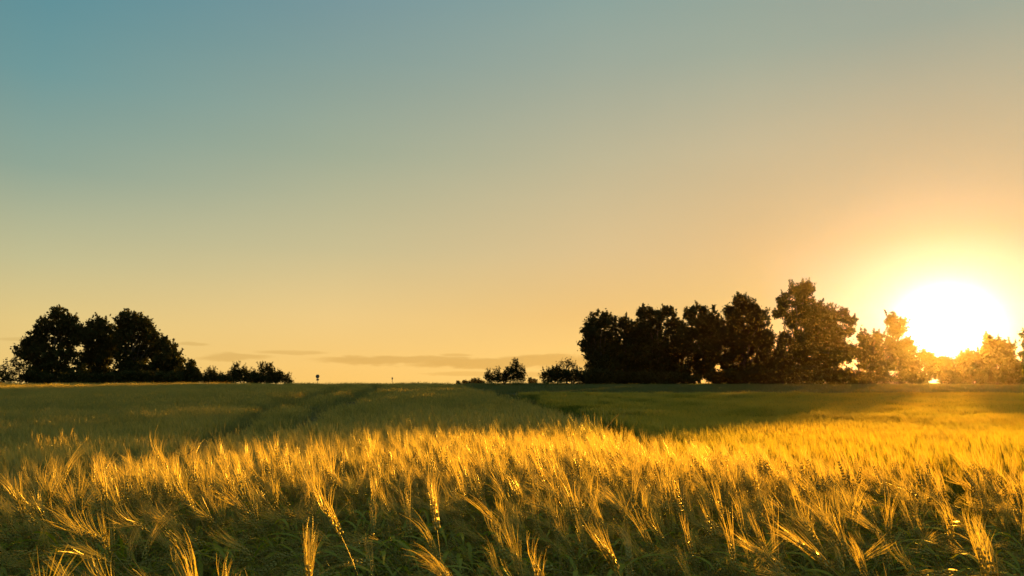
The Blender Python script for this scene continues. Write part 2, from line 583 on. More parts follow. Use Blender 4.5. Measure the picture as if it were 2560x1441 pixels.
def simple_patch(name, r, size, count, h, hs, nod_mix, w, awn_n, awn_len, awn_w, mats, lean_dir=math.pi):
    """A patch of many plain stalks for the farther field (stem, spindle ear, fan of awns)."""
    stem, ear, awn = MB(), MB(), MB()
    for _ in range(count):
        x0, y0 = r.uniform(-size / 2, size / 2, 2)
        hh = h * r.normal(1, hs)
        th = lean_dir + r.normal(0, 0.9)
        dirx = np.array([math.cos(th), math.sin(th), 0])
        lean = abs(r.normal(0.10, 0.08))
        nod = r.uniform(0.9, 2.2) if r.random() < nod_mix else r.uniform(0.05, 0.5)
        ax, a = bent_axis(hh, lean, nod, 5)
        pts = np.array([x0, y0, 0]) + ax[:, :1] * dirx + ax[:, 2:] * np.array([0, 0, 1.0])
        sa = r.uniform(0, math.pi)
        sd = np.array([math.cos(sa), math.sin(sa), 0])
        ribbon(stem, pts[1:], np.full(4, w * 0.55), sd)
        t = dirx * math.sin(a) + np.array([0, 0, math.cos(a)])
        e0, L = pts[-1], r.uniform(0.07, 0.1)
        e1 = e0 + t * L
        for q in range(2):
            o = np.cross(t, [math.cos(sa + q * 1.57), math.sin(sa + q * 1.57), 0.05])
            o /= np.linalg.norm(o) + 1e-9
            ear.add([e0, e0 + t * L * 0.4 + o * w * 1.5, e1, e0 + t * L * 0.4 - o * w * 1.5], quads=[(0, 1, 2, 3)])
        for q in range(awn_n):
            o = r.normal(0, 1, 3)
            o -= t * o.dot(t)
            o /= np.linalg.norm(o) + 1e-9
            d = t + o * r.uniform(0.02, 0.15)
            d /= np.linalg.norm(d)
            s0 = e0 + t * L * r.uniform(0.2, 1.0)
            sdw = np.cross(d, r.normal(0, 1, 3))
            sdw /= np.linalg.norm(sdw) + 1e-9
            al = awn_len * r.uniform(0.7, 1.15)
            awn.add([s0 - sdw * awn_w / 2, s0 + sdw * awn_w / 2, s0 + d * al], tris=[(0, 1, 2)])
    return join_mesh(name, (stem, ear, awn), mats)


def grass_patch(name, r, size, count, h, w, mat):
    b = MB()
    for _ in range(count):
        x0, y0 = r.uniform(-size / 2, size / 2, 2)
        hh = h * r.uniform(0.5, 1.3)
        th = r.uniform(0, 2 * math.pi)
        d = np.array([math.cos(th), math.sin(th), 0])
        sd = np.array([-math.sin(th), math.cos(th), 0])
        if r.random() < 0.5:
            sd = d * 0.8 + sd * 0.6
        bend = r.uniform(0.1, 0.7) * hh
        p = [np.array([x0, y0, -0.02]), np.array([x0, y0, 0]) + d * bend * 0.3 + [0, 0, hh * 0.6], np.array([x0, y0, 0]) + d * bend + [0, 0, hh]]
        ribbon(b, p, [w, w * 0.8, w * 0.1], sd)
    return join_mesh(name, (b,), (mat,))


def scatter(name, protos, pts, rz, sc, vi, tilt=None):
    """ONE object whose geometry nodes set a mesh of the list on each of its points."""
    me = bpy.data.meshes.new(name)
    n = len(pts)
    me.vertices.add(n)
    me.vertices.foreach_set('co', np.asarray(pts, np.float32).ravel())
    rot = np.zeros((n, 3), np.float32)
    rot[:, 2] = rz
    if tilt is not None:
        rot[:, :2] = tilt
    me.attributes.new('rot', 'FLOAT_VECTOR', 'POINT').data.foreach_set('vector', rot.ravel())
    me.attributes.new('siz', 'FLOAT', 'POINT').data.foreach_set('value', np.asarray(sc, np.float32))
    me.attributes.new('which', 'INT', 'POINT').data.foreach_set('value', np.asarray(vi, np.int32))
    o = bpy.data.objects.new(name, me)
    COL.objects.link(o)
    col = bpy.data.collections.new(name + '_sources')
    for k, pm in enumerate(protos):
        po = bpy.data.objects.new('%s_source_%02d' % (name, k), pm)
        col.objects.link(po)
        for m in pm.materials:
            if m.name not in me.materials:
                me.materials.append(m)
    ng = bpy.data.node_groups.new(name, 'GeometryNodeTree')
    ng.interface.new_socket('Geometry', in_out='INPUT', socket_type='NodeSocketGeometry')
    ng.interface.new_socket('Geometry', in_out='OUTPUT', socket_type='NodeSocketGeometry')
    N, Lk = ng.nodes, ng.links
    gi, go = N.new('NodeGroupInput'), N.new('NodeGroupOutput')
    ci = N.new('GeometryNodeCollectionInfo')
    ci.inputs['Collection'].default_value = col
    ci.inputs['Separate Children'].default_value = True
    ci.inputs['Reset Children'].default_value = True
    ip = N.new('GeometryNodeInstanceOnPoints')
    ip.inputs['Pick Instance'].default_value = True

    def attr(nm, ty):
        a = N.new('GeometryNodeInputNamedAttribute')
        a.data_type = ty
        a.inputs['Name'].default_value = nm
        return [s for s in a.outputs if s.enabled and s.name == 'Attribute'][0]
    Lk.new(gi.outputs[0], ip.inputs['Points'])
    Lk.new(ci.outputs[0], ip.inputs['Instance'])
    Lk.new(attr('which', 'INT'), ip.inputs['Instance Index'])
    Lk.new(attr('rot', 'FLOAT_VECTOR'), ip.inputs['Rotation'])
    Lk.new(attr('siz', 'FLOAT'), ip.inputs['Scale'])
    Lk.new(ip.outputs[0], go.inputs[0])
    md = o.modifiers.new('scatter', 'NODES')
    md.node_group = ng
    return o


def grid_points(x0, x1, y0, y1, step, jit):
    xs, ys = np.arange(x0, x1, step), np.arange(y0, y1, step)
    X, Y = np.meshgrid(xs, ys)
    p = np.stack([X.ravel(), Y.ravel()], -1)
    return p + rng.uniform(-jit, jit, p.shape) * step


def track_gap(x, y):
    """Distance to the nearest of the two tractor wheel tracks in the barley."""
    yk = [2, 3.4, 4.7, 5.6, 9, 12.5, 30, 65, 90]
    a = np.interp(y, yk, [-3.6, -3.6, -3.6, -3.6, -4.3, -5.3, -10.2, -15.1, -19.0])
    b = np.interp(y, yk, [-2.6, -2.6, -2.6, -2.8, -3.5, -4.3, -7.8, -12.0, -15.5])
    return np.minimum(np.abs(x - a), np.abs(x - b)) + 9.0 * (y > 82)


def swell(x, y):
    """Slow waves in crop height."""
    return (0.5 * np.sin(x * 0.9 + 0.4 * y + 1) + 0.35 * np.sin(x * 0.37 - y * 0.52 + 2) + 0.3 * np.sin(2.1 * x + 1.3 * y)) * 0.04


def in_view(p, m=1.6, k=0.86):
    return np.abs(p[:, 0]) < k * p[:, 1] + m


PI = math.pi
sr = np.random.default_rng(3)
# stalk variants: the same shapes serve the nearest stalks (as separate things) and the field behind
variants = []
N_UP, N_ALL = 14, 26
for k in range(N_ALL):
    if k < N_UP:
        nod, lean = sr.uniform(0.05, 0.85), abs(sr.normal(0.10, 0.06))
    else:
        nod, lean = sr.uniform(1.2, 2.7), abs(sr.normal(0.2, 0.1))
    h = sr.uniform(0.84, 0.96) if k < N_UP else sr.uniform(0.82, 0.94)
    variants.append((h, lean, nod))
near_parts = [make_stalk(np.random.default_rng(40 + k), h, l, n, 0.0010 if n < 1 else 0.0008, rows=4, leaves=3, plump=1.2, awn_every=1 if n < 1 else 2) for k, (h, l, n) in enumerate(variants)]
mid_meshes = [join_mesh('barley_stalk_mesh', make_stalk(np.random.default_rng(80 + k), h, l, n, 0.0014 if n < 1 else 0.001, 3, 7, 2, plump=1.2, awn_every=1 if n < 1 else 2), (M_STEM, M_EAR, M_AWN, M_LEAF, M_LEAF))
              for k, (h, l, n) in enumerate(variants)]

# where every stalk of the near field stands
near = grid_points(-10, 12, 1.35, 9.5, 0.055, 0.5)
near = near[in_view(near, 1.0, 0.9) & (near[:, 0] < edge_x(near[:, 1]))]
tg = track_gap(near[:, 0], near[:, 1])
near = near[tg > 0.23 + 0.06 * rng.random(len(near))]
near = near[np.argsort(near[:, 1] + 0.0 * near[:, 0])]
nn = len(near)
near_z = ground_z(near[:, 0], near[:, 1])
near_rz = PI + rng.normal(0, 1.0, nn)
# the crop is shorter and hangs its ears along the edge nearest the camera; farther in it stands upright
edge = 1.0 - smooth(near[:, 1] + 0.35 * np.sin(near[:, 0] * 2.3) + 0.2 * np.sin(near[:, 0] * 5.1 + 1), 2.3, 4.2)
up = rng.random(nn) < 0.60 - 0.54 * edge
near_vi = np.where(up, rng.integers(0, N_UP, nn), rng.integers(N_UP, N_ALL, nn))
near_sc = 1.0 + rng.normal(0, 0.04, nn) + swell(near[:, 0], near[:, 1]) - edge * np.where(up, rng.uniform(-0.03, 0.18, nn), rng.uniform(-0.03, 0.12, nn))

near_tilt = rng.normal(0, 0.07, (nn, 2))

# the 300 that show largest: nearest ones whose ear stands inside the picture
tip = near_z + near_sc * 0.9
below = np.degrees(np.arctan2(EYE - tip, near[:, 1]))
vis = (below < 15.5) & (np.abs(near[:, 0]) < 0.70 * near[:, 1])
own = np.zeros(nn, bool)
own[np.where(vis)[0][:300]] = True

kinds = ('upright barley stalk with long awns pointing up in the front row of the field',
         'nodding barley stalk with its ear bent over in the front row of the field')
part_meshes = []
for st, ea, aw, *lf in near_parts:
    part_meshes.append([st.mesh('stem', M_STEM, True), ea.mesh('ear', M_EAR), aw.mesh('awns', M_AWN)] + [q.mesh('leaf', M_LEAF) for q in lf])
for i in np.where(own)[0]:
    k = int(near_vi[i])
    root = empty('barley_stalk', (near[i, 0], near[i, 1], near_z[i]), near_rz[i])
    root.scale = (near_sc[i],) * 3
    root.rotation_euler = (near_tilt[i, 0], near_tilt[i, 1], near_rz[i])
    tag(root, kinds[0] if k < N_UP else kinds[1], 'barley', 'barley stalks in the front of the field')
    ms = part_meshes[k]
    ob = []
    for nm, me in zip(('stem', 'ear', 'awns', 'leaf', 'leaf', 'leaf'), ms):
        o = bpy.data.objects.new(nm, me)
        COL.objects.link(o)
        o.parent = ob[1] if nm == 'awns' else root
        ob.append(o)

rest = ~own
f_pts = [np.column_stack([near[rest], near_z[rest]])]
f_rz, f_sc, f_vi, f_tilt = [near_rz[rest]], [near_sc[rest]], [near_vi[rest]], [near_tilt[rest]]
protos = list(mid_meshes)
mats3 = (M_STEM, M_EAR, M_AWN)
b0 = len(protos)
for k in range(6):
    protos.append(simple_patch('barley_patch', np.random.default_rng(200 + k), 0.5, 85, 0.90, 0.075, 0.4, 0.004, 12, 0.125, 0.0024, mats3))
b1 = len(protos)
for k in range(5):
    protos.append(simple_patch('barley_patch_far', np.random.default_rng(240 + k), 1.2, 150, 0.90, 0.10, 0.35, 0.009, 8, 0.15, 0.006, mats3))
for (y0, y1, step, first, num, clear) in ((9.5, 34, 0.5, b0, 6, 0.49), (34, 97, 1.05, b1, 5, 0.88)):
    p = grid_points(-90, 12, y0, y1, step, 0.12)
    p = p[in_view(p, 3.0, 0.84) & (p[:, 0] < edge_x(p[:, 1]) - 0.1)]
    p = p[track_gap(p[:, 0], p[:, 1]) > clear * (0.9 + 0.2 * rng.random(len(p)))]
    n = len(p)
    f_pts.append(np.column_stack([p, ground_z(p[:, 0], p[:, 1])]))
    f_rz.append(rng.normal(0, 0.35, n))
    f_sc.append(1.0 + rng.normal(0, 0.05, n) + 1.5 * swell(p[:, 0], p[:, 1]))
    f_vi.append(rng.integers(first, first + num, n))
    f_tilt.append(rng.normal(0, 0.07, (n, 2)))
bf = scatter('barley_field', protos, np.concatenate(f_pts), np.concatenate(f_rz), np.concatenate(f_sc), np.concatenate(f_vi), np.concatenate(f_tilt))
tag(bf, 'ripening bearded barley crop covering the foreground and the left of the field', 'barley field', kind='stuff')

# lower, greener crop to the right of the barley
gp = [simple_patch('green_crop_patch', np.random.default_rng(300 + k), 0.5, 115, 0.82, 0.06, 0.1, 0.004, 16, 0.13, 0.0028, (M_GREEN, M_GREEN, M_GREENAWN)) for k in range(5)]
g1 = len(gp)
gp += [simple_patch('green_crop_patch_far', np.random.default_rng(330 + k), 1.5, 420, 0.82, 0.05, 0.1, 0.008, 12, 0.14, 0.006, (M_GREEN, M_GREEN, M_GREENAWN)) for k in range(4)]
P, RZ, SC, VI, TI = [], [], [], [], []
for (y0, y1, step, first, num) in ((2.5, 24, 0.46, 0, g1), (24, 49, 1.3, g1, 4)):
    p = grid_points(-4, 46, y0, y1, step, 0.15)
    p = p[in_view(p, 3.0, 0.84) & (p[:, 0] > edge_x(p[:, 1]) + 0.65 + 0.028 * p[:, 1])]
    n = len(p)
    P.append(np.column_stack([p, ground_z(p[:, 0], p[:, 1])]))
    RZ.append(rng.normal(0, 0.5, n)); SC.append(1 + rng.normal(0, 0.035, n) + 1.2 * swell(p[:, 0] * 0.6, p[:, 1] * 0.6)); VI.append(rng.integers(first, first + num, n)); TI.append(rng.normal(0, 0.07, (n, 2)))
tag(scatter('green_crop', gp, np.concatenate(P), np.concatenate(RZ), np.concatenate(SC), np.concatenate(VI), np.concatenate(TI)),
    'shorter green cereal crop in the right half of the field', 'crop field', kind='stuff')

# rough grass in the furrow between the crops, in the ditch behind and round the trees
vp = [grass_patch('rough_grass_patch', np.random.default_rng(400 + k), 1.0, 300, 0.46, 0.008, M_VERGE) for k in range(4)]
P = []
p = grid_points(-14, 8, 2.5, 60, 0.5, 0.4)
d = p[:, 0] - edge_x(p[:, 1])
P.append(p[(d > 0.05) & (d < 0.75 + 0.03 * p[:, 1]) & in_view(p, 2.0)])
p = grid_points(-6, 66, 49.5, 62, 1.0, 0.4)
P.append(p[(p[:, 0] > edge_x(p[:, 1])) & in_view(p, 4.0)])
n0 = sum(len(q) for q in P)
for wx, wy, ws, wn in ((-21.0, 95, 2.5, 9), (-8.5, 92, 3.5, 12), (-14.5, 94, 6.0, 10), (-30, 96, 12.0, 16), (1.0, 96, 6.0, 8)):
    P.append(np.column_stack([wx + rng.normal(0, ws / 2, wn), wy + rng.normal(0, 1.5, wn)]))
P = np.concatenate(P)
n = len(P)
grow = np.where(np.arange(n) < n0, rng.uniform(0.8, 1.25, n), rng.uniform(1.1, 1.9, n))
tag(scatter('rough_grass', vp, np.column_stack([P, ground_z(P[:, 0], P[:, 1])]), rng.uniform(0, 6.28, n), grow, rng.integers(0, 4, n)),
    'dark rough grass in the furrow and the ditch between the fields', 'rough grass', kind='stuff')

mp = [grass_patch('meadow_patch', np.random.default_rng(440 + k), 2.4, 420, 0.20, 0.018, M_GRASS) for k in range(4)]
p = grid_points(-100, 100, 60, 126, 2.0, 0.4)
p = p[in_view(p, 6.0, 0.84) & ((p[:, 0] > edge_x(p[:, 1]) + 0.5) | (p[:, 1] > 98))]
n = len(p)
tag(scatter('meadow_grass', mp, np.column_stack([p, ground_z(p[:, 0], p[:, 1])]), rng.uniform(0, 6.28, n), rng.uniform(0.8, 1.3, n), rng.integers(0, 4, n)),
    'short meadow grass reaching from the ditch to the tree line', 'grass', kind='stuff')

# ------------------------------------------------------------------ trees and shrubs
def leaf_cloud(b, r, centres, radii, per, size):
    """Small four-sided leaves scattered round many twig ends."""
    n = len(centres)
    c = np.repeat(centres, per, axis=0)
    rad = np.repeat(radii, per)
    m = n * per
    g = r.normal(0, 0.5, (m, 3)) * rad[:, None]
    c = c + g
    s = size * r.uniform(0.6, 1.35, m)[:, None]
    a = r.normal(0, 1, (m, 3))
    a /= np.linalg.norm(a, axis=1)[:, None]
    h = r.normal(0, 1, (m, 3))
    u = np.cross(a, h)
    u /= np.linalg.norm(u, axis=1)[:, None] + 1e-9
    w = np.cross(a, u)
    v = np.stack([c - a * 0 - u * s * 0.62, c + w * s * 0.36, c + u * s * 0.62 + a * s * 0.15, c - w * s * 0.36], 1)
    i = np.arange(m)[:, None] * 4 + np.arange(4)[None, :]
    b.add(v.reshape(-1, 3), quads=i)


def limb(b, r, p0, p1, r0, r1, n=6, wob=0.12, sides=6):
    p0, p1 = np.asarray(p0, float), np.asarray(p1, float)
    L = np.linalg.norm(p1 - p0)
    s = np.linspace(0, 1, n)[:, None]
    mid = np.array([0, 0, 0.12 * L])
    pts = p0 * (1 - s) + p1 * s + mid * (s * (1 - s)) * 2
    jit = r.normal(0, wob * L / n, (n, 3))
    jit[0] = jit[-1] = 0
    b.tube(pts + jit, np.linspace(r0, r1, n), sides)
    return pts


def plant(name, label, cat, Y, base_px, lobes, seed, leaf=0.34, dens=1.0, trunk_r=0.22, group=None, shrub=False, depth=0.8,
          shoots=0, mat=None, clump=0.5, fork=0.35, trunks=1):
    r = np.random.default_rng(seed)
    bx = at(base_px, 955, Y)[0]
    bz = float(ground_z(bx, Y))
    root = empty(name, (bx, Y, bz))
    tag(root, label, cat, group)
    wood, leaves = MB(), MB()
    px_m = Y / F_PX
    LB = []
    for (px, py, rx, ry) in lobes:
        q = at(px, py, Y)
        LB.append((np.array([q[0] - bx, 0, q[2] - bz]), rx * px_m * 1.08, ry * px_m * 1.08))
    top = max(c[2] + rz for c, rx, rz in LB)
    for q, (c, rx, rz) in enumerate(LB):
        c = c.copy()
        ry = depth * (rx + rz) / 2
        c[1] = r.normal(0, 0.35) * (rx if not shrub else rx * 0.5)
        # twig ends fill the lobe, denser towards its outside
        k = max(6, int(dens * (11.0 if shrub else 6.0) * rx * rz / (clump ** 2)))
        d = r.normal(0, 1, (k, 3))
        d /= np.linalg.norm(d, axis=1)[:, None]
        rad = r.uniform(0.12, 1.0, k) ** 0.42 * np.where(r.random(k) < 0.16, r.uniform(1.0, 1.3, k), 1.0)
        cen = c + d * rad[:, None] * np.array([rx, ry, rz]) * 0.92
        cen[:, 2] = np.maximum(cen[:, 2], 0.15)
        leaf_cloud(leaves, r, cen, clump * r.uniform(0.45, 1.15, k), 22, leaf)
        # limbs
        if shrub:
            p0 = np.array([c[0] * 0.75 + r.normal(0, 0.1), c[1] * 0.7, 0])
            limb(wood, r, p0, c, trunk_r * 0.5, trunk_r * 0.16, 5, 0.1, 5)
        else:
            h0 = min(max(fork * c[2], 0.1 * top), c[2] * 0.8)
            p0 = np.array([0.10 * c[0], 0, h0])
            limb(wood, r, p0, c, trunk_r * 0.5, trunk_r * 0.14, 6, 0.12, 6)
        for _ in range(5):
            e = cen[r.integers(0, k)]
            limb(wood, r, c * 0.9 + e * 0.1, e, trunk_r * 0.16, 0.012, 4, 0.1, 4)
        # single shoots that break the outline
        for _ in range(shoots):
            a = r.uniform(-0.9, 0.9)
            p0 = c + np.array([math.sin(a) * rx * 0.8, r.normal(0, 0.3) * ry, math.cos(a) * rz * 0.8])
            p1 = p0 + np.array([math.sin(a) * 0.5, r.normal(0, 0.2), 1.0]) * r.uniform(0.35, 0.95) * min(1.0, rz + 0.2)
            limb(wood, r, p0, p1, 0.015, 0.006, 4, 0.08, 4)
            s = np.linspace(0.1, 1, 6)[:, None]
            leaf_cloud(leaves, r, p0 * (1 - s) + p1 * s, np.full(6, 0.14), 5, leaf * 0.7)
    if not shrub:
        t_h = top * 0.72
        for k in range(trunks):
            ox = (k - (trunks - 1) / 2) * trunk_r * 4
            tx = np.mean([c[0] for c, _, _ in LB]) * 0.5 + ox * 1.6
            n = 9
            s = np.linspace(0, 1, n)
            pts = np.stack([ox + (tx - ox) * s ** 1.4 + r.normal(0, 0.05, n), r.normal(0, 0.05, n), s * t_h - 0.05], -1)
            rr = trunk_r * (1.0 - 0.8 * s) * (1 + 0.5 * np.exp(-s * 18))
            wood.tube(pts, rr, 8)
    wood.build('stems' if shrub else 'trunk', M_BARK, root, True)
    leaves.build('foliage' if shrub else 'crown', mat or (M_BUSH if shrub else M_TREE), root)
    return root


GL, GR = 'trees of the left clump', 'trees of the right row'
plant('broadleaf_tree', 'big dark twin-peaked tree with a low left shoulder, left end of the left clump', 'tree', 110, 128,
      [(148, 792, 24, 22), (112, 814, 24, 22), (172, 812, 26, 24), (140, 840, 42, 30), (85, 850, 30, 24), (60, 880, 26, 22), (105, 890, 40, 30),
       (158, 893, 32, 28), (125, 932, 56, 24), (186, 842, 18, 20), (190, 935, 32, 24)], 1, group=GL, shoots=2)
plant('broadleaf_tree', 'narrow dark tree with two rounded tops between the twin-peaked tree and the tallest clump tree', 'tree', 114, 252,
      [(238, 813, 20, 18), (222, 836, 17, 18), (262, 817, 17, 17), (246, 850, 34, 28), (234, 890, 27, 27), (266, 890, 26, 32), (250, 936, 42, 22), (215, 905, 18, 28), (285, 850, 20, 34)], 2, group=GL, shoots=2)
plant('broadleaf_tree', 'broad dark tree with a flat bumpy top, rising in the middle of the left clump', 'tree', 112, 330,
      [(300, 800, 17, 19), (325, 798, 24, 19), (352, 806, 20, 19), (335, 830, 40, 32), (368, 828, 16, 24), (305, 850, 24, 28), (355, 870, 38, 32),
       (320, 895, 38, 32), (388, 848, 13, 17), (345, 932, 56, 26)], 3, group=GL, shoots=2)
plant('broadleaf_tree', 'smaller dark tree sloping down at the right end of the left clump', 'tree', 111, 420,
      [(412, 863, 16, 18), (432, 882, 18, 24), (446, 906, 16, 22), (420, 910, 33, 33), (400, 936, 38, 24), (450, 932, 14, 22)], 4, group=GL, shoots=2, trunk_r=0.17)
plant('small_tree', 'small thin-leaved tree at the far left edge, beside the twin-peaked tree', 'tree', 105, 50,
      [(46, 908, 24, 12), (30, 927, 18, 15), (66, 930, 18, 14), (50, 918, 20, 14), (40, 945, 26, 12)], 5, group=GL, dens=0.38, trunk_r=0.09, shoots=3, leaf=0.2)
plant('shrub', 'thin spiky shrub cut by the left edge of the picture', 'shrub', 104, 6, [(6, 945, 14, 14), (4, 932, 8, 12), (18, 950, 10, 9)], 6, shrub=True, dens=0.6, shoots=4, trunk_r=0.06, leaf=0.2)
SH = 'shrubs along the left field edge'
plant('shrub', 'dark shrub with an upright pointed top beside the sloping tree on the left', 'shrub', 107, 474,
      [(468, 942, 24, 18), (478, 922, 10, 15), (490, 940, 10, 17), (440, 948, 22, 14)], 7, group=SH, shrub=True, dens=1.5, shoots=4, trunk_r=0.08)
plant('shrub', 'smallest low shrub in the left hedge, just right of the pointed shrub', 'shrub', 107, 513, [(512, 948, 11, 12), (520, 944, 8, 12)], 8, group=SH, shrub=True, dens=1.5, shoots=4, trunk_r=0.05, leaf=0.2)
plant('shrub', 'wide spiky shrub with one tall middle shoot in the left hedge', 'shrub', 108, 575,
      [(530, 942, 13, 15), (555, 948, 26, 12), (588, 932, 10, 18), (608, 940, 20, 15), (575, 950, 36, 10), (630, 948, 14, 12)], 9, group=SH, shrub=True, dens=1.5, shoots=6, trunk_r=0.06, leaf=0.2)
plant('shrub', 'long shrub with two tall shoots, sloping down at the hedge end', 'shrub', 108, 682,
      [(642, 947, 20, 13), (655, 932, 6, 18), (670, 932, 9, 20), (690, 942, 20, 14), (718, 951, 12, 9), (670, 950, 36, 10)], 10, group=SH, shrub=True, dens=1.5, shoots=6, trunk_r=0.06, leaf=0.2)

plant('shrub', 'round dark shrub with feathery branches fanning out, standing alone mid-horizon', 'shrub', 104, 1266,
      [(1222, 945, 11, 11), (1250, 944, 22, 14), (1280, 937, 20, 20), (1287, 920, 9, 13), (1302, 940, 11, 14)], 11, shrub=True, shoots=7, trunk_r=0.07, leaf=0.2)
plant('shrub', 'wide dense shrub at the left foot of the right tree row', 'shrub', 106, 1408,
      [(1372, 942, 20, 17), (1400, 940, 24, 18), (1430, 942, 24, 16), (1452, 946, 14, 14), (1387, 932, 14, 12)], 12, shrub=True, shoots=4, trunk_r=0.08, leaf=0.22)
plant('small_tree', 'open little tree with bare twisting branches rising behind the wide shrub', 'tree', 110, 1417,
      [(1405, 912, 10, 7), (1428, 910, 10, 7), (1417, 905, 9, 8), (1434, 918, 7, 6), (1399, 920, 6, 5)], 13, dens=0.22, trunk_r=0.10, leaf=0.16, fork=0.5)

FT = 'tiny far trees on the horizon'
for k, (px, py, rx, ry, lab) in enumerate([
        (1146, 957, 5, 5, 'tiny leftmost far tree on the horizon left of the lone shrub'),
        (1166, 957, 10, 5, 'low flat far tree second from left on the horizon before the lone shrub'),
        (1189, 954, 13, 7, 'largest rounded far tree on the horizon beside the lone shrub'),
        (1203, 956, 8, 6, 'small far tree touching the left side of the lone shrub'),
        (1332, 953, 12, 7, 'far pointed trees seen in the gap right of the lone shrub')]):
    plant('far_tree', lab, 'tree', 420, px, [(px - rx * 0.35, py, rx * 0.7, ry), (px + rx * 0.4, py + 1, rx * 0.7, ry * 0.9), (px, py + 8, rx, 6), (px, py + 18, rx, 8)], 20 + k,
          group=FT, leaf=0.7, clump=1.0, trunk_r=0.25, dens=0.8)

plant('broadleaf_tree', 'thick rounded tree with a smooth left side at the left end of the right row', 'tree', 118, 1505,
      [(1498, 800, 26, 20), (1475, 826, 25, 25), (1520, 815, 28, 28), (1472, 860, 22, 28), (1505, 870, 35, 38), (1486, 910, 22, 28), (1520, 920, 30, 32), (1492, 945, 26, 12)], 31, group=GR, shoots=1)
plant('broadleaf_tree', 'narrow low-topped tree squeezed beside the rounded tree at the left of the right row', 'tree', 119, 1566,
      [(1560, 808, 18, 18), (1578, 830, 20, 26), (1556, 860, 24, 32), (1580, 890, 20, 32), (1562, 930, 34, 26), (1594, 850, 18, 34), (1540, 895, 20, 30)], 32, group=GR, shoots=2)
plant('broadleaf_tree', 'wide tree with two ragged tops, third from the left in the right row', 'tree', 117, 1645,
      [(1612, 785, 18, 20), (1640, 792, 20, 16), (1672, 785, 20, 18), (1605, 820, 18, 24), (1645, 830, 34, 34), (1685, 825, 20, 32), (1620, 880, 28, 36), (1670, 885, 30, 36), (1610, 930, 28, 26), (1690, 925, 26, 26), (1650, 925, 26, 26), (1700, 870, 20, 36)], 33, group=GR, shoots=2)
plant('broadleaf_tree', 'dense tree with a rounded peak in the middle of the right row', 'tree', 115, 1748,
      [(1725, 785, 17, 15), (1752, 778, 20, 19), (1780, 792, 18, 20), (1740, 820, 30, 32), (1775, 840, 24, 38), (1715, 860, 24, 34), (1755, 890, 34, 38), (1725, 930, 34, 26), (1766, 925, 22, 24), (1790, 880, 20, 40), (1785, 820, 18, 24), (1702, 845, 18, 42), (1802, 840, 14, 40)], 34, group=GR, shoots=2)
plant('broadleaf_tree', 'massive dark tree with a high domed top left of the sunset gap', 'tree', 114, 1860,
      [(1850, 756, 22, 19), (1826, 783, 15, 16), (1884, 771, 15, 17), (1855, 800, 42, 34), (1900, 800, 20, 28), (1836, 850, 31, 40), (1890, 850, 34, 38), (1922, 850, 14, 28),
       (1850, 910, 48, 38), (1910, 910, 28, 38), (1870, 942, 56, 16)], 35, group=GR, shoots=2, dens=1.25, trunk_r=0.28)
plant('broadleaf_tree', 'tallest tree with a stepped open crown, right of the massive domed tree', 'tree', 112, 2000,
      [(1985, 728, 17, 17), (2015, 724, 20, 18), (1962, 756, 22, 20), (2008, 760, 26, 26), (1953, 784, 18, 12), (1985, 800, 26, 22), (2020, 805, 22, 28), (1965, 850, 18, 18),
       (2000, 860, 30, 38), (1950, 885, 12, 20), (1990, 912, 42, 42), (1952, 925, 24, 30), (2030, 925, 30, 30)], 36, group=GR, shoots=2, dens=1.2, trunk_r=0.26)
plant('broadleaf_tree', 'broad tree with a lacy right side bordering the bright sun glow', 'tree', 110, 2072,
      [(2050, 776, 20, 22), (2078, 790, 18, 22), (2110, 790, 16, 16), (2128, 802, 12, 10), (2050, 830, 32, 38), (2095, 830, 26, 24), (2124, 830, 12, 12), (2070, 880, 42, 42), (2110, 880, 32, 32), (2080, 932, 56, 24)], 37, group=GR, shoots=2, dens=1.15)
plant('broadleaf_tree', 'low hazy orange tree with a leaning tuft on top just left of the sun', 'tree', 108, 2172,
      [(2232, 800, 14, 14), (2255, 808, 12, 8), (2240, 828, 20, 16), (2160, 845, 14, 14), (2195, 846, 18, 12), (2230, 866, 34, 22), (2272, 868, 16, 18), (2180, 882, 32, 24), (2166, 914, 20, 14), (2245, 900, 42, 26), (2200, 915, 34, 22), (2270, 915, 30, 24), (2160, 880, 22, 26)], 38, group=GR, shoots=3, dens=1.1, trunk_r=0.2)
plant('broadleaf_tree', 'low rounded tree in full glare directly below the sun', 'tree', 107, 2352,
      [(2312, 892, 18, 16), (2345, 904, 22, 14), (2370, 908, 20, 14), (2330, 924, 34, 20), (2372, 930, 34, 18)], 39, group=GR, dens=1.2, trunk_r=0.14)
plant('broadleaf_tree', 'low glowing tree on a short trunk just right of the sun', 'tree', 106, 2432,
      [(2398, 905, 18, 12), (2420, 892, 18, 16), (2440, 905, 18, 14), (2415, 924, 34, 20)], 40, group=GR, dens=1.2, trunk_r=0.14)
plant('broadleaf_tree', 'orange backlit tree with a bumpy sloping top right of the sun glow', 'tree', 105, 2492,
      [(2470, 856, 12, 16), (2495, 862, 16, 14), (2520, 872, 14, 14), (2482, 882, 28, 22), (2515, 896, 24, 20), (2458, 896, 20, 20), (2490, 922, 48, 24), (2530, 915, 24, 24)], 41, group=GR, shoots=2, dens=1.1, trunk_r=0.18)
plant('broadleaf_tree', 'tree at the far right edge, only its left side inside the picture', 'tree', 103, 2580,
      [(2574, 850, 18, 22), (2584, 885, 26, 28), (2572, 920, 24, 18), (2600, 850, 30, 30)], 42, group=GR, shoots=2, trunk_r=0.2)
